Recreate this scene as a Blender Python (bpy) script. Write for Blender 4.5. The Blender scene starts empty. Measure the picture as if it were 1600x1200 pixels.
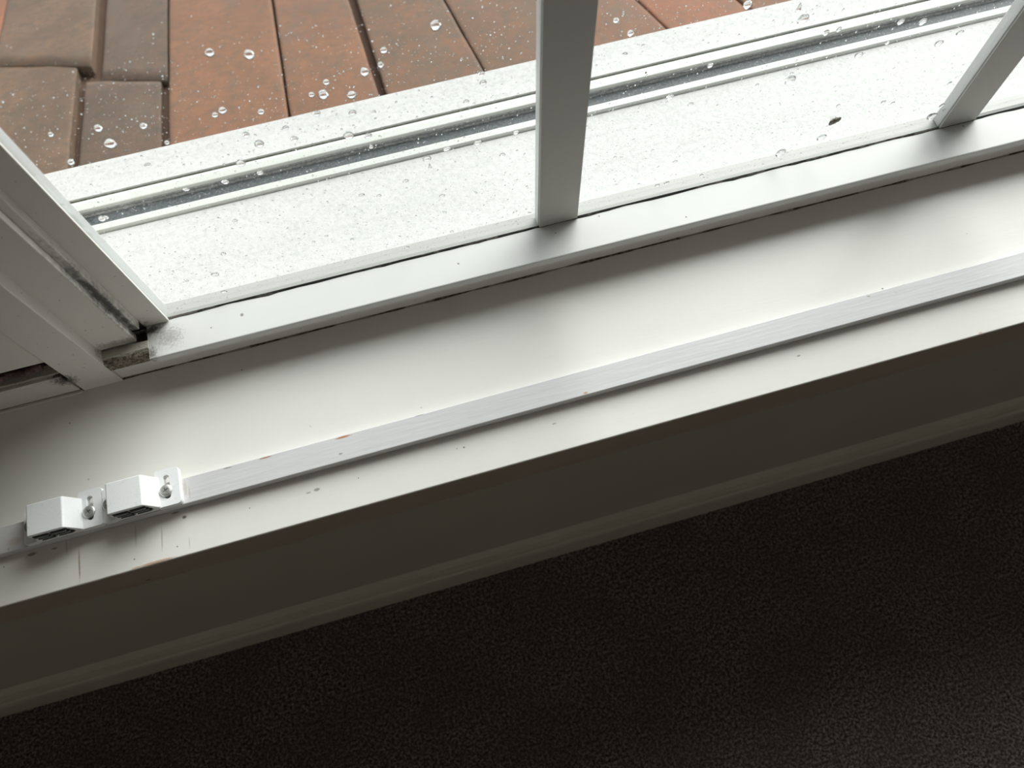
import bpy, bmesh, math, random
from mathutils import Vector, Matrix, noise

scene = bpy.context.scene
col = scene.collection
random.seed(7)

# ------------------------------------------------------------------ camera
CZ = 1.05                       # the camera is 1.05 m above the carpet, 0.55 m above the sill
FPX = 1174.237
TILT, ROLL, YAW = 0.39788291, -0.06015078, -0.21888597
def cam_axes():
    ct, st = math.cos(TILT), math.sin(TILT)
    fwd = Vector((0, st, -ct)); right = Vector((1, 0, 0)); up = Vector((0, ct, st))
    c, s = math.cos(ROLL), math.sin(ROLL)
    rt = c*right + s*up; u = -s*right + c*up
    Z = Matrix.Rotation(YAW, 3, 'Z')
    return Z@fwd, Z@rt, Z@u
FW, RT, UP = cam_axes()
def ray(x, y): return FW*FPX + RT*(x-800) - UP*(y-600)
def at(x, y, Y=None, Z=None):
    """point of the place seen at a spot of the photograph, on a plane Y=const or Z=const"""
    d = ray(x, y)
    k = Y/d.y if Y is not None else (Z-CZ)/d.z
    return Vector((d.x*k, d.y*k, CZ+d.z*k))
cd = bpy.data.cameras.new('camera'); cam = bpy.data.objects.new('camera', cd); col.objects.link(cam)
cd.sensor_width = 36; cd.lens = FPX/1600*36
cd.clip_start = .02
m = Matrix((RT, UP, -FW)).transposed().to_4x4(); m.translation = (0, 0, CZ)
cam.matrix_world = m
cd.dof.use_dof = True; cd.dof.focus_distance = .60; cd.dof.aperture_fstop = 8
scene.camera = cam

# ------------------------------------------------------------------ world (overcast sky) and exposure
w = bpy.data.worlds.new('world'); scene.world = w; w.use_nodes = True
bg = w.node_tree.nodes['Background']
bg.inputs[0].default_value = (.93, .965, 1, 1); bg.inputs[1].default_value = 1.35
SUN = bpy.data.lights.new('bright_cloud', 'SUN'); so = bpy.data.objects.new('bright_cloud', SUN); col.objects.link(so)
SUN.energy = 6.2; SUN.angle = math.radians(60); SUN.color = (1, .985, .95)
SUN_EL, SUN_AZ = 27, 42          # the bright part of the cloud cover, out beyond the window
e, a = math.radians(SUN_EL), math.radians(SUN_AZ)
tosun = Vector((math.sin(a)*math.cos(e), math.cos(a)*math.cos(e), math.sin(e)))
so.rotation_euler = tosun.to_track_quat('Z', 'Y').to_euler()
so.location = (0, 6, 5)
vs = scene.view_settings
vs.view_transform = 'Standard'; vs.look = 'None'; vs.gamma = 1; vs.use_curve_mapping = False
vs.exposure = 0.12

# ------------------------------------------------------------------ helpers
def link(name, bm, mats, parent=None, smooth=False, bevel=0, seg=2):
    me = bpy.data.meshes.new(name)
    bmesh.ops.recalc_face_normals(bm, faces=bm.faces)
    if smooth:
        for f in bm.faces: f.smooth = True
    bm.to_mesh(me); bm.free()
    o = bpy.data.objects.new(name, me); col.objects.link(o)
    for mm in (mats if isinstance(mats, (list, tuple)) else [mats]): me.materials.append(mm)
    if parent: o.parent = parent
    if bevel:
        b = o.modifiers.new('bevel', 'BEVEL'); b.width = bevel; b.segments = seg; b.limit_method = 'ANGLE'
        b.angle_limit = math.radians(35)
    return o
def empty(name, loc=(0, 0, 0)):
    o = bpy.data.objects.new(name, None); col.objects.link(o); o.location = loc; o.empty_display_size = .02; return o
def tag(o, label=None, cat=None, group=None, kind=None):
    if label: o['label'] = label
    if cat: o['category'] = cat
    if group: o['group'] = group
    if kind: o['kind'] = kind
    return o
def add_box(bm, x0, x1, y0, y1, z0, z1):
    v = [bm.verts.new((x, y, z)) for x in (x0, x1) for y in (y0, y1) for z in (z0, z1)]
    for f in ((0,1,3,2), (4,6,7,5), (0,4,5,1), (2,3,7,6), (0,2,6,4), (1,5,7,3)):
        bm.faces.new([v[i] for i in f])
    return v
def box(*a):
    bm = bmesh.new(); add_box(bm, *a); return bm
SK = -.004                      # the window frame stands very slightly askew to the sill
def prism(prof, x0, x1, sk=0.0, n=1, bm=None):
    """profile of (Y,Z) points run along X"""
    bm = bm or bmesh.new(); rings = []
    for i in range(n+1):
        x = x0 + (x1-x0)*i/n
        rings.append([bm.verts.new((x, y + sk*(x-.25), z)) for y, z in prof])
    k = len(prof)
    for i in range(n):
        for j in range(k):
            bm.faces.new((rings[i][j], rings[i][(j+1) % k], rings[i+1][(j+1) % k], rings[i+1][j]))
    bm.faces.new(rings[0]); bm.faces.new(list(reversed(rings[-1])))
    return bm
def arc(cy, cz, r, a0, a1, n=6):
    return [(cy+r*math.cos(math.radians(a0+(a1-a0)*i/n)), cz+r*math.sin(math.radians(a0+(a1-a0)*i/n))) for i in range(n+1)]

# ------------------------------------------------------------------ materials
class NT:
    def __init__(s, name):
        s.m = bpy.data.materials.new(name); s.m.use_nodes = True; s.t = s.m.node_tree
        s.p = s.t.nodes['Principled BSDF']; s.out = s.t.nodes['Material Output']
        g = s.t.nodes.new('ShaderNodeNewGeometry'); s.pos = g.outputs['Position']
    def n(s, typ, **k):
        nd = s.t.nodes.new(typ)
        for a, b in k.items(): setattr(nd, a, b)
        return nd
    def l(s, a, b): s.t.links.new(a, b)
    def noise(s, scale, detail=4, rough=.55, vec=None, stretch=None):
        nd = s.n('ShaderNodeTexNoise'); nd.inputs['Scale'].default_value = scale
        nd.inputs['Detail'].default_value = detail; nd.inputs['Roughness'].default_value = rough
        v = vec or s.pos
        if stretch:
            mp = s.n('ShaderNodeMapping'); mp.inputs['Scale'].default_value = stretch; s.l(v, mp.inputs[0]); v = mp.outputs[0]
        s.l(v, nd.inputs['Vector']); return nd.outputs['Fac']
    def rng(s, v, a, b, c=0., d=1., smooth=True):
        nd = s.n('ShaderNodeMapRange'); nd.interpolation_type = 'SMOOTHSTEP' if smooth else 'LINEAR'
        s.l(v, nd.inputs['Value'])
        for i, x in zip(('From Min', 'From Max', 'To Min', 'To Max'), (a, b, c, d)): nd.inputs[i].default_value = x
        return nd.outputs['Result']
    def math(s, op, a, b=None):
        nd = s.n('ShaderNodeMath', operation=op)
        for i, x in enumerate((a, b)):
            if x is None: continue
            if isinstance(x, (int, float)): nd.inputs[i].default_value = x
            else: s.l(x, nd.inputs[i])
        return nd.outputs[0]
    def mix(s, fac, a, b):
        nd = s.n('ShaderNodeMix', data_type='RGBA')
        for i, x in ((0, fac), (6, a), (7, b)):
            if isinstance(x, tuple): nd.inputs[i].default_value = (*x, 1)
            elif isinstance(x, (int, float)): nd.inputs[i].default_value = x
            else: s.l(x, nd.inputs[i])
        return nd.outputs[2]
    def bump(s, h, strength, dist=.001):
        nd = s.n('ShaderNodeBump'); nd.inputs['Strength'].default_value = strength; nd.inputs['Distance'].default_value = dist
        s.l(h, nd.inputs['Height']); s.l(nd.outputs[0], s.p.inputs['Normal'])
    def color(s, c):
        if isinstance(c, tuple): s.p.inputs['Base Color'].default_value = (*c, 1)
        else: s.l(c, s.p.inputs['Base Color'])
    def rough(s, r, spec=.5):
        s.p.inputs['Roughness'].default_value = r; s.p.inputs['Specular IOR Level'].default_value = spec
    def blob(s, c, r, rot=0., soft=.5, amt=1., nz=0., nscale=400):
        """mask of one mark: an ellipse of radii r at c, with a ragged outline"""
        mp = s.n('ShaderNodeMapping', vector_type='TEXTURE')
        mp.inputs['Location'].default_value = c; mp.inputs['Rotation'].default_value = (0, 0, rot)
        mp.inputs['Scale'].default_value = r if len(r) == 3 else (r[0], r[1], 1.)
        s.l(s.pos, mp.inputs[0])
        ln = s.n('ShaderNodeVectorMath', operation='LENGTH'); s.l(mp.outputs[0], ln.inputs[0])
        v = ln.outputs['Value']
        if nz:
            v = s.math('ADD', v, s.math('MULTIPLY', s.math('SUBTRACT', s.noise(nscale, 5, .65), .5), nz))
        return s.rng(v, 1-soft, 1, amt, 0)

def paint(name, c, rough=.45, var=.04, grain=None, marks=(), bump=.12, gmix=.10, dirt=(.05, .035, .02), specks=0.):
    t = NT(name)
    n1 = t.noise(9, 3)
    base = t.mix(t.rng(n1, .3, .7), tuple(x*(1-var) for x in c), c)
    if grain:
        g = t.noise(260, 5, .6, stretch=grain)
        base = t.mix(t.rng(g, .35, .8, 0, gmix), base, tuple(x*.72 for x in c))
        t.bump(g, bump)
    else:
        t.bump(t.noise(420, 4), bump*.5)
    if specks:
        base = t.mix(t.rng(t.noise(330, 2, .4), .70, .78, 0, specks), base, dirt)
    for mk in marks:
        cc = mk.pop('col', dirt); base = t.mix(t.blob(**mk), base, cc)
    t.color(base); t.rough(rough, .4)
    return t.m

H = CZ - .519                   # top of the window's bottom rail
SZ = .5                         # top of the sill board
YG = .341                       # room face of the glass
def M(x, y, z): return tuple(at(x, y, Z=z))

hole = (-.2185, .333, H-.004)
mould_shade = [dict(c=hole, r=(.016, .014, .026), soft=.85, amt=.98, nz=1.3, nscale=260, col=(.012, .010, .007)),
         dict(c=(-.2190, .332, H+.05), r=(.0050, .012, .100), soft=.8, amt=.9, nz=1.3, nscale=190, col=(.02, .017, .012)),  # mildew streak, widened to paint in the rebate groove's shadow
         dict(c=(-.2340, .325, H+.006), r=(.026, .012, .009), soft=.7, amt=.6, nz=1.6, nscale=500, col=(.10, .07, .04)),
         dict(c=(-.284, .318, H-.008), r=(.012, .012, .012), soft=.8, amt=.9, nz=1.8, nscale=420, col=(.03, .022, .016))]
def cp(l): return [dict(d) for d in l]
WHITE = (.80, .785, .735)
m_frame = paint('frame_paint', (.78, .755, .70), .38, marks=cp(mould_shade), specks=.5)
capm = [dict(c=(-.2105, .336, H), r=(.011, .006, .01), soft=.9, amt=.9, nz=2.0, nscale=420, col=(.05, .04, .03)),
        dict(c=(-.198, .326, H), r=(.014, .012, .01), soft=.95, amt=.45, nz=2.4, nscale=520, col=(.09, .07, .055)),
        dict(c=(-.2125, .315, H), r=(.005, .009, .01), soft=.95, amt=.7, nz=2.3, nscale=620, col=(.09, .07, .055))]
for (x, y, r) in ((1072, 339, .0010), (936, 338, .0009), (378, 492, .0018), (716, 412, .0012), (1300, 222, .001), (868, 364, .0009), (1505, 197, .0012), (330, 512, .0009)):
    capm.append(dict(c=M(x, y, H), r=(r, r, .02), soft=.5, amt=.75, nz=.8, nscale=900, col=(.16, .13, .10)))
m_cap = paint('capping_vinyl', (.70, .70, .68), .42, var=.02, marks=capm, bump=.05)
sillm = []
for (x, y, rx, ry, rot, amt, cc) in (
        (288, 808, .0022, .0016, .2, .85, (.12, .10, .07)), (495, 765, .0030, .0017, .3, .7, (.22, .20, .17)),
        (482, 770, .0025, .0008, .3, .6, (.22, .20, .17)), (725, 699, .0011, .0009, 0, .8, (.14, .11, .09)), (714, 701, .001, .0005, .2, .6, (.2, .15, .12)),
        (866, 662, .0024, .0009, .2, .6, (.25, .22, .19)), (124, 882, .0009, .0150, -.26, .75, (.36, .23, .15)),
        (253, 842, .0007, .0120, -.20, .50, (.30, .25, .18)), (212, 838, .0010, .0110, -.2, .32, (.33, .26, .19)), (296, 848, .0006, .0060, -.2, .38, (.4, .36, .3)),
        (104, 856, .0010, .0070, -.2, .35, (.35, .27, .2)), (245, 878, .0170, .0013, .215, .9, (.52, .34, .23)), (213, 887, .0050, .0008, .215, .7, (.5, .33, .22)),
        (277, 854, .0008, .0008, 0, .8, (.15, .12, .1)), (210, 874, .0008, .0008, 0, .8, (.15, .12, .1)), (390, 794, .0007, .0006, 0, .8, (.15, .12, .1)),
        (50, 866, .0045, .0017, .2, .7, (.13, .10, .06)), (85, 857, .0030, .0009, .2, .7, (.16, .12, .08)), (274, 801, .0040, .0009, .2, .7, (.13, .10, .07)),
        (560, 747, .0006, .0006, 0, .8, (.15, .12, .1)), (1248, 556, .0022, .0008, .2, .7, (.2, .18, .16)), (1532, 520, .0026, .0009, .2, .6, (.45, .27, .18)),
        (6, 886, .0008, .0007, 0, .7, (.2, .1, .06)), (138, 749, .0010, .0010, 0, .5, (.3, .27, .22)), (485, 666, .0010, .0009, 0, .4, (.4, .37, .32)), (658, 637, .0010, .0009, 0, .45, (.4, .36, .3)),
        (109, 661, .0011, .0010, 0, .5, (.2, .18, .14)), (378, 578, .0010, .0009, 0, .6, (.12, .10, .07)), (1379, 451, .0010, .0010, 0, .8, (.08, .07, .05)), (1511, 365, .0009, .0006, 0, .5, (.3, .28, .22))):
    if ry > 4*rx:
        d_ = at(x+1, y+30, Z=SZ)-at(x, y-5, Z=SZ); rot = math.atan2(d_.y, d_.x)-math.pi/2
    elif rot > .1: rot = 0
    sillm.append(dict(c=M(x, y, SZ), r=(rx, ry, .006), rot=rot, soft=.6, amt=amt, nz=.7, nscale=700, col=cc))
m_sill = paint('sill_gloss_paint', (.83, .813, .77), .30, var=.03, marks=sillm, grain=(.10, 1, 1), bump=.08, gmix=.05)
batm = []
ZB = SZ + .008
for (x, y, rx, ry, rot, amt, cc) in (
        (536, 683, .0080, .0011, .215, .95, (.46, .20, .09)), (415, 715, .0060, .0008, .215, .9, (.40, .20, .11)), (356, 731, .0045, .0005, .215, .8, (.25, .16, .1)),
        (532, 709, .0019, .0010, .2, .75, (.25, .21, .18)), (655, 649, .0050, .0004, .215, .7, (.2, .15, .12)), (915, 614, .0024, .0013, .2, .9, (.5, .28, .17)),
        (1357, 463, .0020, .0006, -.3, .8, (.17, .16, .15)), (1412, 444, .0028, .0005, .215, .8, (.2, .18, .16)), (1400, 457, .0022, .0004, -.4, .5, (.3, .3, .3)),
        (13, 858, .0010, .0009, 0, .7, (.45, .25, .14)), (22, 846, .0055, .0040, .2, .4, (.55, .43, .28)), (289, 762, .0018, .0090, 0, .45, (.42, .33, .23)), (296, 770, .0010, .0070, 0, .35, (.42, .33, .23))):
    if rot > .1: rot = 0
    batm.append(dict(c=M(x, y, ZB), r=(rx, ry, .004), rot=rot, soft=.55, amt=amt, nz=.9, nscale=700, col=cc))
m_batten = paint('batten_paint', (.66, .65, .66), .42, var=.02, marks=batm, grain=(.08, 1, 1), bump=.22)
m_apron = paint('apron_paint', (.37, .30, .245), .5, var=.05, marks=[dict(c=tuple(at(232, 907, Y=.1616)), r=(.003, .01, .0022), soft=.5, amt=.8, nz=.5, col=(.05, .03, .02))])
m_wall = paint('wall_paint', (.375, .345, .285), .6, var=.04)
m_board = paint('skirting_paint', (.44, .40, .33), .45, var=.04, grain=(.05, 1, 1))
m_room = paint('room_wall_paint', (.58, .54, .48), .8, var=.05)

def seam_mat():
    t = NT('seam_grime'); n = t.noise(260, 6, .7); n2 = t.noise(40, 3)
    c = t.mix(t.rng(n, .42, .62), (.05, .035, .022), (.20, .155, .11))
    c = t.mix(t.rng(n2, .5, .62, 0, .75), c, (.42, .38, .32)); t.color(c); t.rough(.9, .2); t.bump(n, .5); return t.m
m_seam = seam_mat()
def gap_mat():
    t = NT('glazing_seal'); n = t.noise(300, 5, .7, stretch=(.35, 1, 1)); n2 = t.noise(14, 2)
    c = t.mix(t.rng(t.math('MULTIPLY', n, n2), .25, .36), (.018, .017, .015), (.16, .145, .12)); t.color(c); t.rough(.7, .3); t.bump(n, .4); return t.m
m_gap = gap_mat()
def ledge_mat():
    t = NT('wet_ledge_coating')
    n = t.noise(190, 6, .75); n2 = t.noise(750, 2, .5); n3 = t.noise(22, 3)
    c = t.mix(t.rng(n, .42, .66, 0, 1), (.555, .55, .54), (.465, .465, .46))
    c = t.mix(t.rng(n2, .64, .74, 0, .35), c, (.16, .17, .17))
    c = t.mix(t.rng(n3, .45, .7, 0, .3), c, (.585, .58, .57))
    t.color(c); t.rough(.5, .25); t.bump(n, .35, .002); return t.m
m_ledge = ledge_mat()
def rail_mat():
    t = NT('track_rail_white'); n = t.noise(300, 4, .6)
    c = t.mix(t.rng(n, .55, .75, 0, .6), (.52, .53, .50), (.35, .36, .33)); t.color(c); t.rough(.3); return t.m
m_rail = rail_mat()
def grime_mat(name, a, b, scale=420):
    t = NT(name); n = t.noise(scale, 6, .7); s = t.noise(1100, 2, .5)
    c = t.mix(t.rng(n, .40, .62), a, b); c = t.mix(t.rng(s, .66, .72, 0, .8), c, (.55, .58, .58))
    t.color(c); t.rough(.5); t.bump(n, .5); return t.m
m_chan = grime_mat('wet_channel_grime_shade', (.030, .040, .045), (.085, .10, .105))  # grime, with the shade between the rails darkened into the colour
m_chan2 = grime_mat('channel_side_grime', (.12, .125, .125), (.26, .265, .26))
m_groove = grime_mat('groove_algae', (.05, .055, .035), (.17, .175, .135))
def tile_mat(name, a, b, c2, off):
    a, b, c2 = [tuple(x*.52*g for x, g in zip(q, (1, 1.12, 1.12))) for q in (a, b, c2)]
    t = NT(name)
    n = t.noise(7+off, 4, .6); n2 = t.noise(60, 6, .7); n3 = t.noise(420, 3, .6)
    c = t.mix(t.rng(n, .35, .65), a, b)
    c = t.mix(t.rng(n2, .42, .68, 0, .85), c, c2)
    n4 = t.noise(15, 5, .65, stretch=(1, .35, 1)); c = t.mix(t.rng(n4, .48, .66, 0, .45), c, (.105, .082, .062))
    c = t.mix(t.rng(n3, .62, .78, 0, .5), c, tuple(x*1.7 for x in b))
    t.color(c); t.rough(.7, .15); t.bump(n2, .25, .003); return t.m
TM = [tile_mat('clay_orange', (.42, .155, .085), (.34, .13, .075), (.27, .14, .09), 0),
      tile_mat('clay_brown', (.20, .115, .078), (.27, .145, .095), (.15, .105, .080), 2),
      tile_mat('clay_grey_brown', (.17, .105, .076), (.21, .12, .085), (.13, .095, .075), 1),
      tile_mat('clay_terracotta', (.36, .155, .090), (.30, .135, .080), (.22, .125, .085), 3),
      tile_mat('clay_mottled', (.24, .125, .080), (.30, .14, .085), (.17, .12, .09), 4)]
def gap_dark():
    t = NT('tile_gap_brown'); t.color((.085, .052, .038)); t.rough(.95, .1); return t.m  # plain dark brown showing between the tiles
m_tgap = gap_dark()
def glass_mat():
    t = NT('window_glass'); t.t.nodes.remove(t.p)
    g = [x for x in t.t.nodes if x.type == 'NEW_GEOMETRY'][0]
    dt = t.n('ShaderNodeVectorMath', operation='DOT_PRODUCT'); t.l(g.outputs['Incoming'], dt.inputs[0]); t.l(g.outputs['Normal'], dt.inputs[1])
    k = t.math('POWER', t.math('SUBTRACT', 1.0, t.math('ABSOLUTE', dt.outputs['Value'])), 5.0)
    fac = t.math('ADD', t.math('MULTIPLY', k, .96), .04)
    tr = t.n('ShaderNodeBsdfTransparent'); tr.inputs[0].default_value = (.965, .985, .98, 1)
    gl = t.n('ShaderNodeBsdfGlossy'); gl.inputs['Roughness'].default_value = 0
    mx = t.n('ShaderNodeMixShader'); t.l(fac, mx.inputs[0]); t.l(tr.outputs[0], mx.inputs[1]); t.l(gl.outputs[0], mx.inputs[2])
    t.l(mx.outputs[0], t.out.inputs[0]); return t.m
m_glass = glass_mat()
def water_mat():
    t = NT('rain_water'); t.t.nodes.remove(t.p)
    g = t.n('ShaderNodeBsdfGlass'); g.inputs['IOR'].default_value = 1.333; g.inputs['Roughness'].default_value = 0
    t.l(g.outputs[0], t.out.inputs[0]); return t.m
m_water = water_mat()
def metal(name, c, r):
    t = NT(name); t.color(c); t.p.inputs['Metallic'].default_value = 1; t.p.inputs['Roughness'].default_value = r
    t.bump(t.noise(900, 3), .15); return t.m
m_screw = metal('screw_steel', (.62, .63, .60), .45)
m_plate = metal('catch_plate_steel', (.42, .46, .46), .4)
def plain(name, c, r, spec=.4):
    t = NT(name); t.color(c); t.rough(r, spec); return t.m
m_black = plain('slot_dark', (.02, .02, .02), .7)
def plastic_mat():
    t = NT('white_plastic'); n = t.noise(500, 5, .7); n2 = t.noise(120, 3)
    c = t.mix(t.rng(t.math('MULTIPLY', n, n2), .30, .42, 0, .35), (.86, .87, .88), (.55, .55, .54))
    t.color(c); t.rough(.4); t.p.inputs['Subsurface Weight'].default_value = .12; t.p.inputs['Subsurface Radius'].default_value = (.002, .002, .002)
    t.bump(n, .12); return t.m
m_plastic = plastic_mat()
def carpet_mat():
    t = NT('carpet_pile')
    n = t.noise(300, 5, .8); n2 = t.noise(9, 3, .6); n3 = t.noise(1100, 2, .6)
    c = t.mix(t.rng(n, .44, .62), (.035, .029, .026), (.56, .48, .41))
    c = t.mix(t.rng(n3, .55, .72, 0, .6), c, (1., .9, .8))
    c = t.mix(t.rng(n2, .4, .62, 0, .35), c, (.16, .115, .11))
    t.color(c); t.rough(1, .1); t.bump(t.math('ADD', n, n3), 1., .006); return t.m
m_carpet = carpet_mat()
m_sky_blocker = plain('sky_blocker_timber', (.30, .27, .24), .8)

# ------------------------------------------------------------------ room shell
XL, XR = -1.3, 2.3              # side walls
WX0, WX1 = -.42, 1.85           # the window unit
YW = .181                       # room face of the wall under the sill
HEAD = 1.62
link('floor', box(XL, XR, -2.6, YW+.02, -.06, 0), m_carpet)
link('ceiling', box(XL, XR, -2.6, .50, 2.3, 2.4), m_room)
link('wall_left', box(XL-.1, XL, -2.6, .50, 0, 2.3), m_room)
bmr = bmesh.new()
for q in ((-2.6, -1.9, 0, 2.3), (-.7, .50, 0, 2.3), (-1.9, -.7, 0, .9), (-1.9, -.7, 1.6, 2.3)): add_box(bmr, XR, XR+.1, *q)
link('wall_right', bmr, m_room)
w2 = link('added_fill_window', box(XR+.04, XR+.045, -1.9, -.7, .9, 1.6), m_glass); tag(w2, 'added unseen window lighting the carpet from the right', kind='structure')  # added window, unseen, put in as fill light for the carpet
link('wall_back', box(XL, XR, -2.7, -2.6, 0, 2.3), m_room)
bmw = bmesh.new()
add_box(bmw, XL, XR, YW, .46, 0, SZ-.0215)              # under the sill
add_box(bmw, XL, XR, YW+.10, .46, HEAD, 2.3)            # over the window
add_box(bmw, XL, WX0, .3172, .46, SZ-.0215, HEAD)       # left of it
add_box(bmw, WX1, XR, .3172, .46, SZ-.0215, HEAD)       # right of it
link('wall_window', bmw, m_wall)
tag(bpy.data.objects['wall_window'], 'dim cream wall under the white sill')
tag(bpy.data.objects['floor'], 'dark brown grey carpet floor below the window')

# sill board with its rounded front edge
yf = .1616
sp = [(.352, SZ-.0001), (.352, SZ-.0215), (yf+.006, SZ-.0215), (yf+.006, SZ-.0030), (yf+.0002, SZ-.0026)] + arc(yf+.0009, SZ-.0009, .0009, 180, 90, 3)
link('trim_1', prism(sp, XL, XR), m_sill)
tag(bpy.data.objects['trim_1'], 'wide white painted sill board with small chips along its front edge')
# apron moulding below it
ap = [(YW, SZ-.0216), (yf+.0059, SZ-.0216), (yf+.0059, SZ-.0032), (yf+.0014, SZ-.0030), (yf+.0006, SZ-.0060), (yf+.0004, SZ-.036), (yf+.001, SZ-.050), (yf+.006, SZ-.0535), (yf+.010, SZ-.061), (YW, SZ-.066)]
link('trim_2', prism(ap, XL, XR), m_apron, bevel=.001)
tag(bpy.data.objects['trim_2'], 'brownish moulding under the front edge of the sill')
# batten on the sill
bt = [(.1975, SZ), (.2178, SZ), (.2178, ZB), (.1975, ZB)]
link('trim_3', prism(bt, XL, XR), m_batten, bevel=.0005, seg=2)
tag(bpy.data.objects['trim_3'], 'thin white batten running along the sill, chipped in places')
# skirting board on the floor
yb = .1652
sk = [(YW, 0), (yb, 0), (yb, .062), (yb+.0015, .070), (yb+.004, .073), (yb+.005, .080), (yb+.009, .090), (yb+.012, .094), (YW, .098)]
link('baseboard_window', prism(sk, XL, XR), m_board)
tag(bpy.data.objects['baseboard_window'], 'cream skirting board with moulded top along the carpet')

# ------------------------------------------------------------------ window
win = empty('window_1', (.25, YG, SZ)); tag(win, 'white window with wet panes, two upright bars and a mouldy left jamb', kind='structure')
def wpart(name, bm, mat, label=None, **k):
    o = link(name, bm, mat, **k); o.parent = win; o.matrix_parent_inverse = Matrix.Translation((-.25, -YG, -SZ))
    if label: o['label'] = label
    return o
XC = -.2146                     # left end of the capping strip
# body of the bottom rail; its top is chamfered to the room
body = [(.3163, SZ), (YG+.0004, SZ), (YG+.0004, H-.0026), (.3170, H-.0026), (.3163, H-.004)]
wpart('bottom_rail', prism(body, -.2497, WX1, SK), m_frame)
# capping strip lying over it
cap = [(YG-.0005, H-.0024), (.3110, H-.0024), (.3102, H-.0070), (.3088, H-.0070)] + arc(.3098, H-.0012, .0012, 180, 90, 3) + [(YG-.0005, H)]
wpart('capping_strip', prism(cap, XC, WX1, SK), m_cap, 'glossy white capping strip along the bottom rail')
# grime where rail meets sill
bmg = bmesh.new(); rings = []
N = 260
for i in range(N+1):
    x = -.2497 + (WX1+.2497)*i/N
    s = SK*(x-.25); k = 1.0 + .9*noise.noise(Vector((x*38, 0, 3))) + .5*noise.noise(Vector((x*160, 1, 3)))
    k = max(.25, k)
    rings.append([bmg.verts.new((x, .3170+s, SZ)), bmg.verts.new((x, .3163+s-.0011*k, SZ+.0001)), bmg.verts.new((x, .3163+s-.0004*k, SZ+.0006*k)), bmg.verts.new((x, .3163+s+.0002, SZ+.0014*k)), bmg.verts.new((x, .3170+s, SZ+.0013*k))])
for i in range(N):
    for j in range(5): bmg.faces.new((rings[i][j], rings[i][(j+1) % 5], rings[i+1][(j+1) % 5], rings[i+1][j]))
wpart('seam_grime', bmg, m_seam, 'brown grime in the joint between rail and sill')
# dark seal at the foot of the glass
bms = bmesh.new(); rings = []
for i in range(N+1):
    x = -.1967 + (WX1+.1967)*i/N; s = SK*(x-.25)
    k = max(.2, 1+.8*noise.noise(Vector((x*30, 7, 0)))+.5*noise.noise(Vector((x*150, 7, 0))))
    rings.append([bms.verts.new((x, YG+s+.0005, H-.002)), bms.verts.new((x, YG+s-.0013*k, H+.0001)), bms.verts.new((x, YG+s-.0008*k, H+.0005)), bms.verts.new((x, YG+s+.0004, H+.0010))])
for i in range(N):
    for j in range(4): bms.faces.new((rings[i][j], rings[i][(j+1) % 4], rings[i+1][(j+1) % 4], rings[i+1][j]))
wpart('glazing_seal', bms, m_gap, 'dark dirty seal line at the foot of the panes')
# outer part of the rail, beyond the glass
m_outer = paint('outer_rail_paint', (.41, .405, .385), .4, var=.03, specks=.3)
outp = [(YG+.0008, SZ-.03), (.3560, SZ-.03), (.3553, H-.0005), (.3545, H), (YG+.0008, H)]
wpart('outer_rail', prism(outp, -.2000, WX1, SK), m_outer, 'outer ledge of the rail seen through the glass')
# head and right stile (above / right of the photograph's view)
wpart('head_rail', box(WX0, WX1, .3163, .3553, HEAD-.045, HEAD), m_frame)
wpart('right_stile', box(WX1-.03, WX1, .3200, .3553, H, HEAD-.045), m_frame)
# panes between the bars
XJ = -.1967                     # edge of the left stile, MX the bars
MX = [(.1087*.9785, .1424*.9785), (.4743*.9785, .5092*.9785)]
edges = [XJ] + [v for p in MX for v in p] + [WX1-.03]
wetp = []
for i in range(3):
    x0, x1 = edges[2*i], edges[2*i+1]
    bm = bmesh.new(); rr = []
    for x in (x0-.0005, x1+.0005):
        s = SK*(x-.25)
        rr.append([bm.verts.new((x, YG+s, H)), bm.verts.new((x, YG+s+.004, H)), bm.verts.new((x, YG+s+.004, HEAD-.04)), bm.verts.new((x, YG+s, HEAD-.04))])
    for j in range(4): bm.faces.new((rr[0][j], rr[0][(j+1) % 4], rr[1][(j+1) % 4], rr[1][j]))
    bm.faces.new(rr[0]); bm.faces.new(rr[1][::-1])
    wetp.append(wpart('pane', bm, m_glass, ('wet pane between the jamb and the first bar', 'wet pane between the two upright bars', 'wet pane right of the second bar')[i]))
# upright bars
m_bar = paint('bar_paint', (.54, .53, .50), .42, var=.02, bump=.04)
m_beadl = paint('bead_white', (.62, .62, .60), .35, var=.02, bump=.04)
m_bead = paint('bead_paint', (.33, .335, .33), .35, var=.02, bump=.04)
for i, (x0, x1) in enumerate(MX):
    s = SK*(x0-.25)
    o = wpart('mullion', box(x0, x1, YG+s-.0014, YG+s+.0004, H+.0003, HEAD-.045), m_bar, ('upright bar in the middle of the photo', 'upright bar at the upper right of the photo')[i], bevel=.0006)
    bm = bmesh.new(); add_box(bm, x0-.0007, x1+.0007, YG+s+.0005, YG+.0100+s, H+.0003, HEAD-.045)
    b = link('glazing_bead', bm, m_beadl, bevel=.0008); b.parent = o

# left side of the window: stile next to the glass, rebate, board, post and the neighbouring light
TOP = HEAD-.045
bm = bmesh.new()
add_box(bm, -.2158, XJ, YG-.0012, YG+.0006, H+.0006, TOP)
add_box(bm, -.2350, -.2060, YG+.0030, .3570, H+.0006, TOP)
wpart('jamb_stile', bm, m_frame, 'grey lit inner stile beside the left pane', bevel=.0004)
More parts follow.
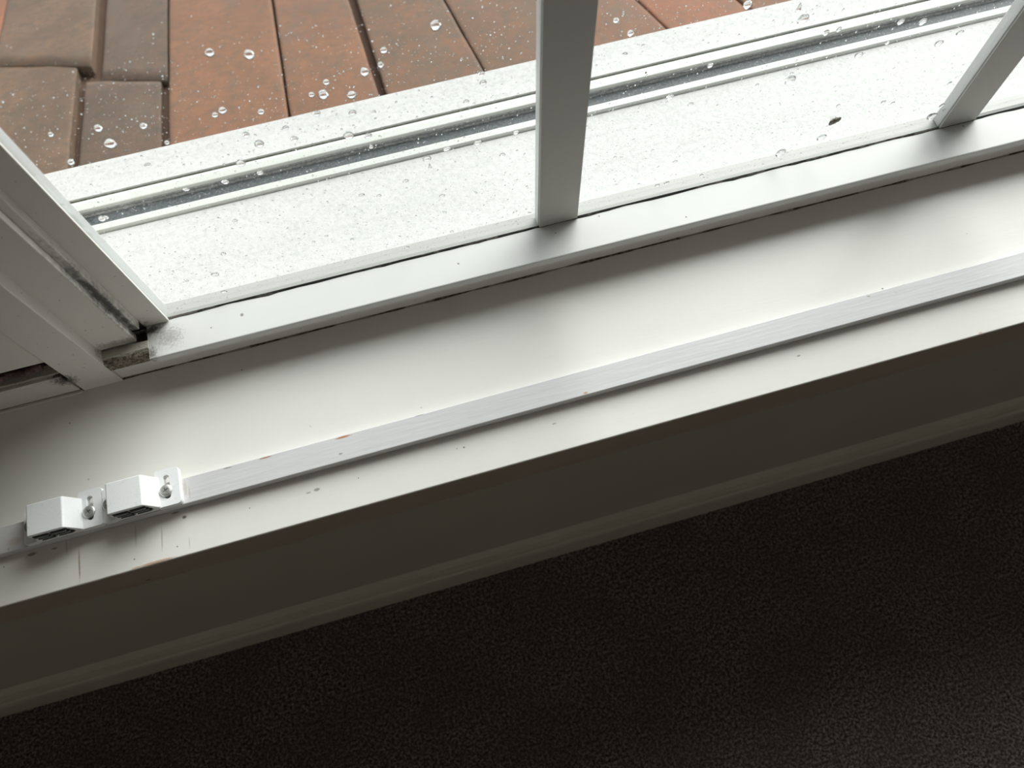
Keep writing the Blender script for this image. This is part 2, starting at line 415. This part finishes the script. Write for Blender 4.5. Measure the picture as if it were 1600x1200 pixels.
# bevelled outer reveal beyond the glass
bm = bmesh.new()
v = [(XJ+.0003, YG+.0041), (-.2001, YG+.0041), (-.2040, .3570), (-.1989, .3570)]
v = [(-.1975, YG+.0007), (-.2050, YG+.0007), (-.2080, .3570), (-.1985, .3553)]
lo = [bm.verts.new((x, y, H)) for x, y in v]; hi = [bm.verts.new((x, y, TOP)) for x, y in v]
for j in range(4): bm.faces.new((lo[j], lo[(j+1) % 4], hi[(j+1) % 4], hi[j]))
bm.faces.new(lo); bm.faces.new(hi[::-1])
wpart('outer_reveal', bm, m_bead, 'pale outer reveal beside the left pane')
# rebate block behind the board
wpart('rebate_block', box(-.2620, -.2158, .3330, YG+.0030, H+.010, TOP), m_frame, 'recessed strip, mouldy black with groove shade painted in', bevel=.0004)
wpart('rebate_back', box(-.2620, -.2150, YG-.001, YG+.010, SZ, H+.010), m_black)
# board
wpart('casing_board', box(-.2566, -.2214, .3270, .3326, H+.0035, TOP), m_frame, 'flat casing board between post and rebate', bevel=.0006)
# post standing on the sill, flush with the rail
wpart('post', box(-.2807, -.2500, .3163, .345, SZ, TOP), m_frame, 'upright post standing on the sill', bevel=.0005)
# short ledge in front of the board: cream back, dirty broken front
t = NT('ledge_dirty_paint'); n = t.noise(380, 6, .75); n2 = t.noise(120, 3)
spx = t.n('ShaderNodeSeparateXYZ'); t.l(t.pos, spx.inputs[0])
front = t.rng(t.math('ADD', spx.outputs[1], t.math('MULTIPLY', t.math('SUBTRACT', n2, .5), .004)), .3195, .3205, 1, 0)
c = t.mix(front, (.66, .63, .55), t.mix(t.rng(n, .4, .62), (.10, .07, .045), (.42, .36, .29)))
c = t.mix(t.rng(n, .62, .68, 0, .85), c, (.03, .025, .02)); t.color(c); t.rough(.7); t.bump(n, .7, .002)
m_dirty = t.m
def ragged(x0, x1, y0, y1, zt, seed, z0):
    bm = bmesh.new(); n = 60; rings = []
    for i in range(n+1):
        x = x0+(x1-x0)*i/n
        f = lambda k: noise.noise(Vector((x*260, k*3.1, seed)))
        rings.append([bm.verts.new((x, y1, z0)), bm.verts.new((x, y0, z0)), bm.verts.new((x, y0, zt-.0022)), bm.verts.new((x, y0+.0006, zt-.0014+.0006*f(1))),
                      bm.verts.new((x, y0+.0035+.0008*f(2), zt-.0006+.0008*f(3))), bm.verts.new((x, y0+.0045+.0006*f(2), zt+.0006)), bm.verts.new((x, y1, zt+.0006))])
    k = 7
    for i in range(n):
        for j in range(k): bm.faces.new((rings[i][j], rings[i][(j+1) % k], rings[i+1][(j+1) % k], rings[i+1][j]))
    bm.faces.new(rings[0]); bm.faces.new(rings[-1][::-1]); return bm
wpart('rail_ledge', ragged(-.2500, XC, .3166, .3275, H, 4, H-.012), m_dirty, 'short crumbling ledge with brown dirt below the board')
# neighbouring light left of the post
XN = -.2829
wpart('left_board', box(WX0, -.2812, .3185, .3300, H+.020, TOP), m_frame, 'flat board left of the post', bevel=.0005)
bm = bmesh.new()
pr = [(.3168, SZ+.0022), (.330, SZ+.0022), (.330, H-.004), (.3178, H-.004), (.3168, H-.006)]
rA = [bm.verts.new((WX0, y, z)) for y, z in pr]; rB = [bm.verts.new((XN - .0016*(z-SZ)/.03, y, z)) for y, z in pr]
for j in range(5): bm.faces.new((rA[j], rA[(j+1) % 5], rB[(j+1) % 5], rB[j]))
bm.faces.new(rA); bm.faces.new(rB[::-1])
wpart('left_rail', bm, m_frame, 'separate bottom rail left of the post', bevel=.0004)
wpart('left_rail_ledge', ragged(WX0, XN-.0022, .3172, .3300, H-.0035, 9, H-.012), m_dirty, 'dirty ledge left of the post')
wpart('left_seam_bead', prism([(.3168, SZ), (.3148, SZ), (.3150, SZ+.0012), (.3168, SZ+.0014)], WX0, -.2818), m_frame)
wpart('left_rebate_back', box(WX0, -.2807, .3315, .345, SZ, H+.03), m_black)
# torn brown sealant in the slit
t = NT('torn_sealant'); t.color(t.mix(t.rng(t.noise(200, 4), .4, .6), (.06, .03, .025), (.20, .12, .11))); t.rough(.6); m_seal = t.m
bm = bmesh.new(); rings = []
for i in range(31):
    x = -.345+.052*i/30; f = noise.noise(Vector((x*90, 5, 1))); g = noise.noise(Vector((x*210, 8, 1)))
    y0 = .3215+.0008*f; z0 = H+.004+.0025*f; h = .003+.0018*g
    rings.append([bm.verts.new((x, y0, z0)), bm.verts.new((x, y0+.003, z0+h)), bm.verts.new((x, y0+.008, z0+h*.7)), bm.verts.new((x, y0+.008, z0-.003)), bm.verts.new((x, y0+.002, z0-.002))])
for i in range(30):
    for j in range(5): bm.faces.new((rings[i][j], rings[i][(j+1) % 5], rings[i+1][(j+1) % 5], rings[i+1][j]))
bm.faces.new(rings[0]); bm.faces.new(rings[-1][::-1])
wpart('torn_seal', bm, m_seal, 'torn brown sealant in the slit at the left edge', smooth=True)

# ------------------------------------------------------------------ outer sill with sliding track
ZL = CZ-.560
trk = empty('trim_4', (.25, .45, ZL)); tag(trk, 'wet white outer sill with two raised track rails beyond the glass', kind='structure')
def tpart(name, bm, mat, label=None, **k):
    o = link(name, bm, mat, **k); o.parent = trk; o.matrix_parent_inverse = Matrix.Translation((-.25, -.45, -ZL))
    if label: o['label'] = label
    return o
LX0, LX1 = -.6, 2.1
sl = [.0065, 0]
def T(t, z=ZL): return t*(CZ-z)
YO = T(.9955)
# every width below is taken at the height of its own surface
GZ = ZL-.0022; CZL = ZL-.0045; RZ = ZL+.0026
Ya, Yb = T(.8425, GZ), T(.8500, GZ)        # near groove
Yc, Yd = T(.8500, ZL+.001), T(.8685, RZ)                  # near rail
Ye = T(.8845, CZL)                         # dark floor of the channel up to here
Yg, Yh = T(.8990, ZL+.002), T(.9165, GZ)   # far rail
Yj = T(.9235, GZ)                          # far groove up to here
B = ZL-.0070
bm = prism([(.3553, ZL-.03), (YO, ZL-.03), (YO, ZL-.0006), (YO-.0006, ZL), (Yj, ZL), (Yj, B), (Ya, B), (Ya, ZL), (.3553, ZL)], LX0, LX1, .0015)
tpart('ledge', bm, m_ledge, 'speckled wet ledge')
def ridge(y0, y1, yt0, yt1, h):
    """rounded rail: foot y0..y1, crest yt0..yt1"""
    pts = [(y0, B), (y0, ZL-.001)]
    for i in range(7):
        a = math.radians(90*i/6); pts.append((yt0-(yt0-y0)*math.cos(a), ZL-.001+(h+.001)*math.sin(a)))
    for i in range(7):
        a = math.radians(90*i/6); pts.append((yt1+(y1-yt1)*math.sin(a), ZL-.001+(h+.001)*math.cos(a)))
    pts.append((y1, B)); return pts
tpart('track_rail', prism(ridge(Yc, Yd+.0006, Yc+.0012, Yd-.0022, .0030), LX0, LX1, .0015), m_rail, 'nearer rounded track rail')
tpart('track_rail', prism(ridge(Yg-.0004, Yh-.0001, Yg+.0014, Yh-.0062, .0030), LX0, LX1, .0015), m_rail, 'farther rounded track rail')
def flatstrip(y0, y1, z0, z1, zb): return prism([(y0, zb), (y1, zb), (y1, z1), (y0, z0)], LX0, LX1, .0015)
tpart('groove', flatstrip(Ya, Yc+.0003, GZ, GZ, B), m_groove, 'dark groove before the nearer rail')
tpart('groove', flatstrip(Yh-.0002, Yj, GZ, GZ, B), m_groove, 'dark groove behind the farther rail')
tpart('channel', flatstrip(Yd+.0005, Ye, CZL, CZL, B), m_chan, 'dark wet channel between the rails')
tpart('channel_slope', prism([(Ye, B), (Yg, B), (Yg, ZL+.0004), (Yg-.0015, ZL-.0002), (Ye+.0012, ZL-.0026), (Ye, ZL-.0036)], LX0, LX1, .0015), m_chan2, 'grey sloping side of the channel')
# outer wall below
link('wall_outside', box(LX0, LX1, .46, YO-.02, -.6, ZL-.03), m_wall)

# ------------------------------------------------------------------ neighbouring tiled roof
# plane: through the foot of the view over the ledge, falling away from the house at 18 degrees
P0 = Vector((0, .896, .15)); tdir = Vector((0, math.cos(math.radians(18)), -math.sin(math.radians(18))))
nrm = Vector((0, math.sin(math.radians(18)), math.cos(math.radians(18))))
def onroof(x, y, lift=0.):
    d = ray(x, y); o = Vector((0, 0, CZ)); k = (P0+nrm*lift-o).dot(nrm)/d.dot(nrm); return o+d*k
# seams traced: (x,y)-(x,y) in the photograph, each tile lies between two seams
def ext(a, b, y): return (a[0]+(b[0]-a[0])*(y-a[1])/(b[1]-a[1]), y)
seams = [((-150, 0), (-220, 120)), ((21, 0), (2, 92)), ((158, 0), (150, 122)), ((265, 0), (266, 160)), ((426, 0), (451, 170)), ((545, 0), (591, 145)),
         ((690, 0), (768, 140)), ((835, 0), (945, 140)), ((985, 0), (1130, 140)), ((1140, 0), (1310, 140)), ((1290, 0), (1480, 140)), ((1440, 0), (1660, 140))]
seams_lo = dict(); seams_lo[2] = ((128, 117), (117, 250)); seams_lo[1] = ((-25, 117), (-50, 250)); seams_lo[3] = ((255, 110), (256, 250))
bm = bmesh.new()
def tile(q, th, mi, crown=.0, nx=12, ny=24, seed=0):
    """q: four corners (far-left, far-right, near-right, near-left) on the roof plane; a slab with a slightly uneven top"""
    top = []; bot = []
    for j in range(ny+1):
        v = j/ny; a = q[0].lerp(q[3], v); b = q[1].lerp(q[2], v); rt_, rb = [], []
        for i in range(nx+1):
            u = (0, .02, .05)[i] if i < 3 else ((1, .98, .95)[nx-i] if i > nx-3 else .05+.9*(i-2)/(nx-4)); p = a.lerp(b, u)
            edge = min(u, 1-u)*2
            wob = .0016*noise.noise(p*18+Vector((seed, 0, 0)))
            h = th+crown*math.sin(math.pi*u)+wob - (.0012 if i in (0, nx) else 0) - (.0012 if j in (0, ny) else 0)
            side = (b-a).normalized()*(.0012*noise.noise(Vector((p.y*25, seed, i)))) if i in (0, nx) else Vector()
            rt_.append(bm.verts.new(p+nrm*h+side)); rb.append(bm.verts.new(p-nrm*.004+side))
        top.append(rt_); bot.append(rb)
    fs = []
    for j in range(ny):
        for i in range(nx):
            fs.append(bm.faces.new((top[j][i], top[j][i+1], top[j+1][i+1], top[j+1][i])))
            fs[-1].smooth = True
    def wall(l1, l2):
        for i in range(len(l1)-1): fs.append(bm.faces.new((l1[i], l1[i+1], l2[i+1], l2[i])))
    wall(top[0], bot[0]); wall(top[-1], bot[-1]); wall([r[0] for r in top], [r[0] for r in bot]); wall([r[-1] for r in top], [r[-1] for r in bot])
    for f in fs: f.material_index = mi
def quad(sa, sb, yt, yb, ga, gb):
    a0, a1, b0, b1 = ext(*sa, yt), ext(*sa, yb), ext(*sb, yt), ext(*sb, yb)
    return [onroof(a0[0]+ga, yt), onroof(b0[0]-gb, yt), onroof(b1[0]-gb, yb), onroof(a1[0]+ga, yb)]
mats_row = [0, 1, 2, 3, 3, 4, 4, 3, 0, 3, 4, 0]
crw = .0015
for i in range(len(seams)-1):
    th = (.012, .016, .006, .011, .009, .011, .007, .010, .009, .011, .008)[i]
    g = 3 if i not in (2, 5) else 12
    if i <= 1:
        # two courses: the farther one lies on top and ends in the photo
        tile(quad(seams[i], seams[i+1], -170, 117, 1, 1), th, mats_row[i], crw, seed=i)
        lo = seams_lo[i+1]; la = seams_lo.get(i, ((-190, 117), (-240, 250)))
        tile(quad(la, lo, 106, 330, 2, 1), th-.0016, (4, 1)[i], crw, seed=i+20)
    elif i == 2:
        tile(quad(seams[2], seams[3], -170, 132, g, 1), th+.001, 2, crw, seed=i)
        tile(quad(seams_lo[2], seams_lo[3], 133, 330, 10, 1), th+.0008, 2, crw, seed=i+20)
    else:
        tile(quad(seams[i], seams[i+1], -170, 330, g, 1), th, mats_row[i], crw, seed=i)
# bedding under the tiles
q = [onroof(-500, -200, -.004), onroof(1800, -200, -.004), onroof(1800, 420, -.004), onroof(-500, 420, -.004)]
vt = [bm.verts.new(p) for p in q]; vb = [bm.verts.new(p-nrm*.03) for p in q]
f = bm.faces.new(vt); f.material_index = 5; f = bm.faces.new(vb[::-1]); f.material_index = 5
for j in range(4):
    f = bm.faces.new((vt[j], vt[(j+1) % 4], vb[(j+1) % 4], vb[j])); f.material_index = 5
ro = link('tiled_roof', bm, TM+[m_tgap])
tag(ro, 'roof of worn orange and brown clay tiles outside the window', 'roof')

# added unseen eave, put in to cut off the high sky
bm = bmesh.new(); add_box(bm, -1.4, 2.6, .46, .82, 1.86, 1.92)
link('eave_sky_blocker', bm, m_sky_blocker); tag(bpy.data.objects['eave_sky_blocker'], 'added timber eave blocking the high sky above the window')

for n in ('floor', 'ceiling', 'wall_left', 'wall_right', 'wall_back', 'wall_window', 'wall_outside', 'trim_1', 'trim_2', 'trim_3', 'eave_sky_blocker', 'baseboard_window'):
    bpy.data.objects[n]['kind'] = 'structure'

# ------------------------------------------------------------------ magnetic catches on the batten
def make_catch(loc):
    """origin: middle of the underside's left front corner; X along the batten, Y towards the window"""
    root = empty('magnetic_catch', loc)
    def part(name, bm, mat, par=root, **k):
        return link(name, bm, mat, parent=par, **k)
    L, Y0, Y1, tp, ht = .0570, 0., .0290, .0050, .0190
    # right tab, left tab: plates with an open slot, built as outline with hole
    def tab(name, x0, x1, sx, sw, sy0, sy1, yb0, yb1):
        bm = bmesh.new()
        # outline with rounded corners
        out = []
        r = .0028
        for cx, cy, a0 in ((x1-r, yb1-r, 0), (x0+r*.6, yb1-r*.6, 90), (x0+r*.3, yb0+r*.3, 180), (x1-r, yb0+r, 270)):
            rr = r if cx == x1-r else (r*.6 if a0 == 90 else r*.3)
            for i in range(5):
                a = math.radians(a0+90*i/4); out.append((cx+rr*math.cos(a), cy+rr*math.sin(a)))
        hole_ = []
        rh = sw/2
        for i in range(9): a = math.radians(180*i/8); hole_.append((sx+rh*math.cos(a), sy1-rh+rh*math.sin(a)))
        for i in range(9): a = math.radians(180+180*i/8); hole_.append((sx+rh*math.cos(a), sy0+rh+rh*math.sin(a)))
        for z in (tp,):
            vo = [bm.verts.new((x, y, z)) for x, y in out]; vh = [bm.verts.new((x, y, z)) for x, y in hole_]
            eo = [bm.edges.new((vo[i], vo[(i+1) % len(vo)])) for i in range(len(vo))]
            eh = [bm.edges.new((vh[i], vh[(i+1) % len(vh)])) for i in range(len(vh))]
            bmesh.ops.triangle_fill(bm, use_beauty=True, edges=eo+eh)
        g = bmesh.ops.extrude_face_region(bm, geom=list(bm.faces))
        bmesh.ops.translate(bm, verts=[v for v in g['geom'] if isinstance(v, bmesh.types.BMVert)], vec=(0, 0, -tp))
        return part(name, bm, m_plastic, bevel=.0005, seg=2)
    tab('mounting_tab', .0395, L, .0478, .0046, .0055, .0240, Y0, Y1)
    tab('mounting_tab', 0, .0105, .0052, .0042, .0060, .0220, Y0, Y1-.0035)
    # housing: block with a sloping right flank
    bm = bmesh.new()
    prof = [(.0095, 0), (.0425, 0), (.0425, tp), (.0413, tp+.0004), (.0358, ht-.0008), (.0350, ht), (.0103, ht), (.0095, ht-.0010)]
    a = [bm.verts.new((x, Y0+.0004, z)) for x, z in prof]; b = [bm.verts.new((x, Y0+.0240, z)) for x, z in prof]
    for j in range(8): bm.faces.new((a[j], a[(j+1) % 8], b[(j+1) % 8], b[j]))
    bm.faces.new(a); bm.faces.new(b[::-1])
    hs = part('housing', bm, m_plastic, bevel=.0008, seg=3)
    # flange under the block's front
    # pairs of steel plates showing in the front
    for gx0, gx1, dz in ((.0125, .0225, 0), (.0245, .0350, 0)):
        for k in range(3):
            sh = .0010*k
            part('magnet_plate', box(gx0+sh, gx1+sh*.8, Y0-.0012, Y0+.004, .0075+.0034*(2-k)-.0006, .0075+.0034*(2-k)+.0005), m_plate, par=hs)
            part('slot', box(gx0+sh-.0004, gx1+sh*.8+.0004, Y0-.00005, Y0+.004, .0075+.0034*(2-k)-.0017, .0075+.0034*(2-k)+.0017), m_black, par=hs)
    # screws
    for sx, sy, tilt in ((.0470, .0118, .05), (.0052, .0130, 0)):
        bm = bmesh.new(); R = .0047; n = 28; rings = []
        prf = [(R*.96, 0), (R, .0005), (R*.95, .0010), (R*.82, .0014), (R*.60, .0016), (R*.52, .0016)]
        for r_, z_ in prf:
            rings.append([bm.verts.new((r_*math.cos(2*math.pi*i/n), r_*math.sin(2*math.pi*i/n), z_)) for i in range(n)])
        for j in range(len(rings)-1):
            for i in range(n): bm.faces.new((rings[j][i], rings[j][(i+1) % n], rings[j+1][(i+1) % n], rings[j+1][i]))
        bm.faces.new(rings[0][::-1])
        # cross recess: star shaped pit
        def star(i, s): 
            a = 2*math.pi*i/n; c = abs(math.cos(2*a)); return R*s*(.11+.38*c**6)*1.0
        pit0 = [bm.verts.new((star(i, 1.0)*math.cos(2*math.pi*i/n), star(i, 1.0)*math.sin(2*math.pi*i/n), .0016)) for i in range(n)]
        pit1 = [bm.verts.new((star(i, .6)*math.cos(2*math.pi*i/n), star(i, .7)*math.sin(2*math.pi*i/n), .0001)) for i in range(n)]
        for A, B in ((rings[-1], pit0), (pit0, pit1)):
            for i in range(n): bm.faces.new((A[i], A[(i+1) % n], B[(i+1) % n], B[i]))
        bm.faces.new(pit1)
        bmesh.ops.rotate(bm, verts=bm.verts, cent=(0, 0, 0), matrix=Matrix.Rotation(.5, 3, 'Z'))
        add_cyl = bmesh.ops.create_cone(bm, cap_ends=True, segments=12, radius1=.0017, radius2=.0019, depth=.008, matrix=Matrix.Translation((0, 0, -.004)))
        bmesh.ops.rotate(bm, verts=bm.verts, cent=(0, 0, 0), matrix=Matrix.Rotation(tilt, 3, 'Y'))
        bmesh.ops.translate(bm, verts=bm.verts, vec=(sx, sy, tp+.0001))
        o = part('screw', bm, m_screw); o['label'] = 'steel cross-head screw'
    return root
def copy_tree(o, parent=None):
    c = o.copy(); col.objects.link(c); c.parent = parent
    for ch in list(o.children): copy_tree(ch, c)
    return c
YC = .1975
c1 = make_catch((-.3232, YC, ZB))
tag(c1, 'white plastic magnetic catch on the batten, the lower left one of the two', 'catch', 'magnetic catches screwed to the batten')
c2 = copy_tree(c1); c2.location = (-.2668, YC+.0003, ZB)
tag(c2, 'white plastic magnetic catch on the batten, the upper right one of the two')
c2['group'] = c1['group']

# ------------------------------------------------------------------ rain on the outer face of the panes
def drop_bm(rx, rz, h, seed, tail=0.):
    """a bead of water: flat on the glass (local XZ plane), bulging outwards (+Y)"""
    bm = bmesh.new(); n, mr = 20, 6; rings = []
    def rad(a):
        w_ = 1+.16*noise.noise(Vector((math.cos(a)*1.3, math.sin(a)*1.3, seed)))
        return w_
    for j in range(mr):
        f = math.cos(math.pi/2*j/mr)
        y = h*math.sin(math.pi/2*j/mr)
        rg = []
        for i in range(n):
            a = 2*math.pi*i/n; k = rad(a)*f
            z = rz*math.sin(a)*k
            sag = -.25*rz*math.sin(math.pi/2*j/mr)*(1-math.sin(math.pi/2*j/mr))
            if tail and math.sin(a) > 0: z *= 1+tail
            rg.append(bm.verts.new((rx*math.cos(a)*k*(1-(.6*max(0, math.sin(a)) if tail else 0)), y, z+sag)))
        rings.append(rg)
    for j in range(mr-1):
        for i in range(n): bm.faces.new((rings[j][i], rings[j][(i+1) % n], rings[j+1][(i+1) % n], rings[j+1][i]))
    tp = bm.verts.new((0, h, 0))
    for i in range(n): bm.faces.new((rings[-1][i], rings[-1][(i+1) % n], tp))
    bm.faces.new(rings[0][::-1])
    return bm
drops = [(328,84,7),(389,87,8),(681,41,9),(600,80,6),(595,102,5),(570,114,7),(510,130,5),(505,149,8),(487,149,5),(550,150,7),(348,174,6),(336,181,5),(408,176,5),
 (153,202,6),(224,198,5),(172,227,8),(111,255,5),(261,224,4),(79,211,4),(494,177,6),(551,176,6),(584,175,4),(384,210,5),(446,200,5),(405,225,7),(460,217,6),
 (752,115,6),(755,129,6),(728,159,5),(231,258,5),(545,212,8),(575,212,6),(376,255,7),(406,270,6),(352,284,6),(291,296,5),(159,342,6),(667,248,7),(698,233,6),
 (746,223,6),(634,283,5),(565,305,5),(592,306,4),(691,306,5),(564,330,3),(367,345,4),(510,369,3),(349,397,4),(336,429,6),(350,456,5),(292,439,3),(636,387,4),
 (785,242,5),(695,332,3),(490,378,3),(706,362,3),(806,207,6),(165,340,4),(624,370,3),(550,374,3),
 (963,33,5),(986,53,5),(1169,9,6),(976,85,5),(1005,71,3),(1255,30,8),(1291,51,5),(1110,102,5),(1234,125,9),(1237,115,3),(1442,34,6),(1408,34,5),(1387,67,4),
 (1342,86,6),(1047,151,6),(1079,163,5),(1183,133,3),(1467,68,6),(1500,51,5),(1380,160,4),(1395,161,3),(1284,215,7),(1220,239,8),(1456,182,7),(1055,253,4),
 (1020,235,3),(961,246,3),(1027,290,4),(1042,286,4),(998,288,3),(963,289,3),(1096,274,3),(1472,165,4),(1476,172,3),(1310,165,3),(1484,130,3),(1311,46,4)]
tails = {(580,230,4): 1.6, (1247,16,5): 2.0, (672,262,3): 2.2}
YO2 = YG+.0042
nth = 0
for (px, py, r) in drops + list(tails):
    p = at(px, py, Y=YO2); p = at(px, py, Y=YO2+SK*(p.x-.25))
    dist = (p-Vector((0, 0, CZ))).length
    R = r/FPX*dist*1.0
    tl = tails.get((px, py, r), 0)
    hi_ = py < 273.5-.2389*(px-75) - 2
    o = link('raindrop', drop_bm(R*random.uniform(.85, 1.0), R*random.uniform(.75, 1.05), R*(random.uniform(1.0, 1.25) if hi_ else random.uniform(.3, .6)), nth*1.7, tl), m_water, smooth=True)
    o.location = p
    onroof_ = py < 273.5-.2389*(px-75) - 2
    track = not onroof_ and (py < 372-.243*(px-164)+2) and (py > 320-.2343*(px-114)-6)
    size = 'tiny' if r <= 3 else 'small' if r <= 4 else 'medium' if r <= 5 else 'large' if r <= 6 else 'very large'
    if px < 850: where = 'left pane' + (' near the jamb' if px < 240 else ', left of centre' if px < 430 else ', centre' if px < 610 else ', near the middle bar')
    else: where = 'middle pane' + (' near the middle bar' if px < 1060 else ', centre' if px < 1290 else ', near the right bar')
    if onroof_: over = 'white %s raindrop over the brown tiles'
    elif track: over = '%s raindrop over the sliding track'
    elif py < 320-.2343*(px-114): over = '%s raindrop over the ledge strip edging the tiles'
    else: over = '%s dark-rimmed raindrop over the broad white ledge'
    if tl: lab, grp = {1.6: 'streaking raindrop with a tail in front of the track rails, left pane', 2.0: 'streaking raindrop with a long tail at the upper right of the middle pane', 2.2: 'thin water streak below the track rails on the left pane'}[tl], None
    else: lab = over % size + ', ' + where; grp = lab
    tag(o, lab, 'raindrop', grp); nth += 1
# fine spray, denser low on the glass
def spray(name, x0, x1, n, label, seed):
    rnd = random.Random(seed); bm = bmesh.new()
    for _ in range(n):
        h = rnd.uniform(.0, .23) if rnd.random() < .7 else rnd.expovariate(1/.12)
        if h > .50: continue
        x = rnd.uniform(x0+.002, x1-.002); z = H+.002+h
        r = min(.0008, 0.00017*rnd.lognormvariate(.2, .55)); y = YO2+SK*(x-.25)
        nn = 7; ring = [bm.verts.new((x+r*math.cos(2*math.pi*i/nn), y, z+1.2*r*math.sin(2*math.pi*i/nn))) for i in range(nn)]
        r2 = [bm.verts.new((x+.6*r*math.cos(2*math.pi*i/nn), y+r*.25, z+.7*r*math.sin(2*math.pi*i/nn))) for i in range(nn)]
        tpv = bm.verts.new((x, y+r*.32, z))
        for i in range(nn):
            bm.faces.new((ring[i], ring[(i+1) % nn], r2[(i+1) % nn], r2[i])); bm.faces.new((r2[i], r2[(i+1) % nn], tpv))
        bm.faces.new(ring[::-1])
    o = link(name, bm, m_water, smooth=True); tag(o, label, 'rain spray', None, 'stuff'); return o
spray('rain_spray', XJ, edges[1], 6500, 'fine spray of tiny droplets on the left pane', 1)
spray('rain_spray', edges[2], edges[3], 7500, 'fine spray of tiny droplets on the pane between the bars', 2)
spray('rain_spray', edges[4], .85, 2500, 'fine spray of tiny droplets on the pane right of the bars', 3)
# a dark speck stuck to the pane
t = NT('debris_brown'); t.color(t.mix(t.rng(t.noise(900), .4, .6), (.05, .045, .03), (.25, .23, .18))); t.rough(.8); m_deb = t.m
bm = bmesh.new(); bmesh.ops.create_icosphere(bm, subdivisions=3, radius=1)
for v in bm.verts:
    k = 1+.5*noise.noise(v.co*1.6+Vector((3, 1, 2))); v.co = Vector((v.co.x*.0042*k, v.co.y*.0014*k, v.co.z*.0034*k + v.co.x*.0012))
p = at(1304, 189, Y=YO2+.0006+SK*(.4-.25))
o = link('debris_speck', bm, m_deb, smooth=True); o.location = p
tag(o, 'dark brown speck of debris stuck on the pane between the bars', 'debris')
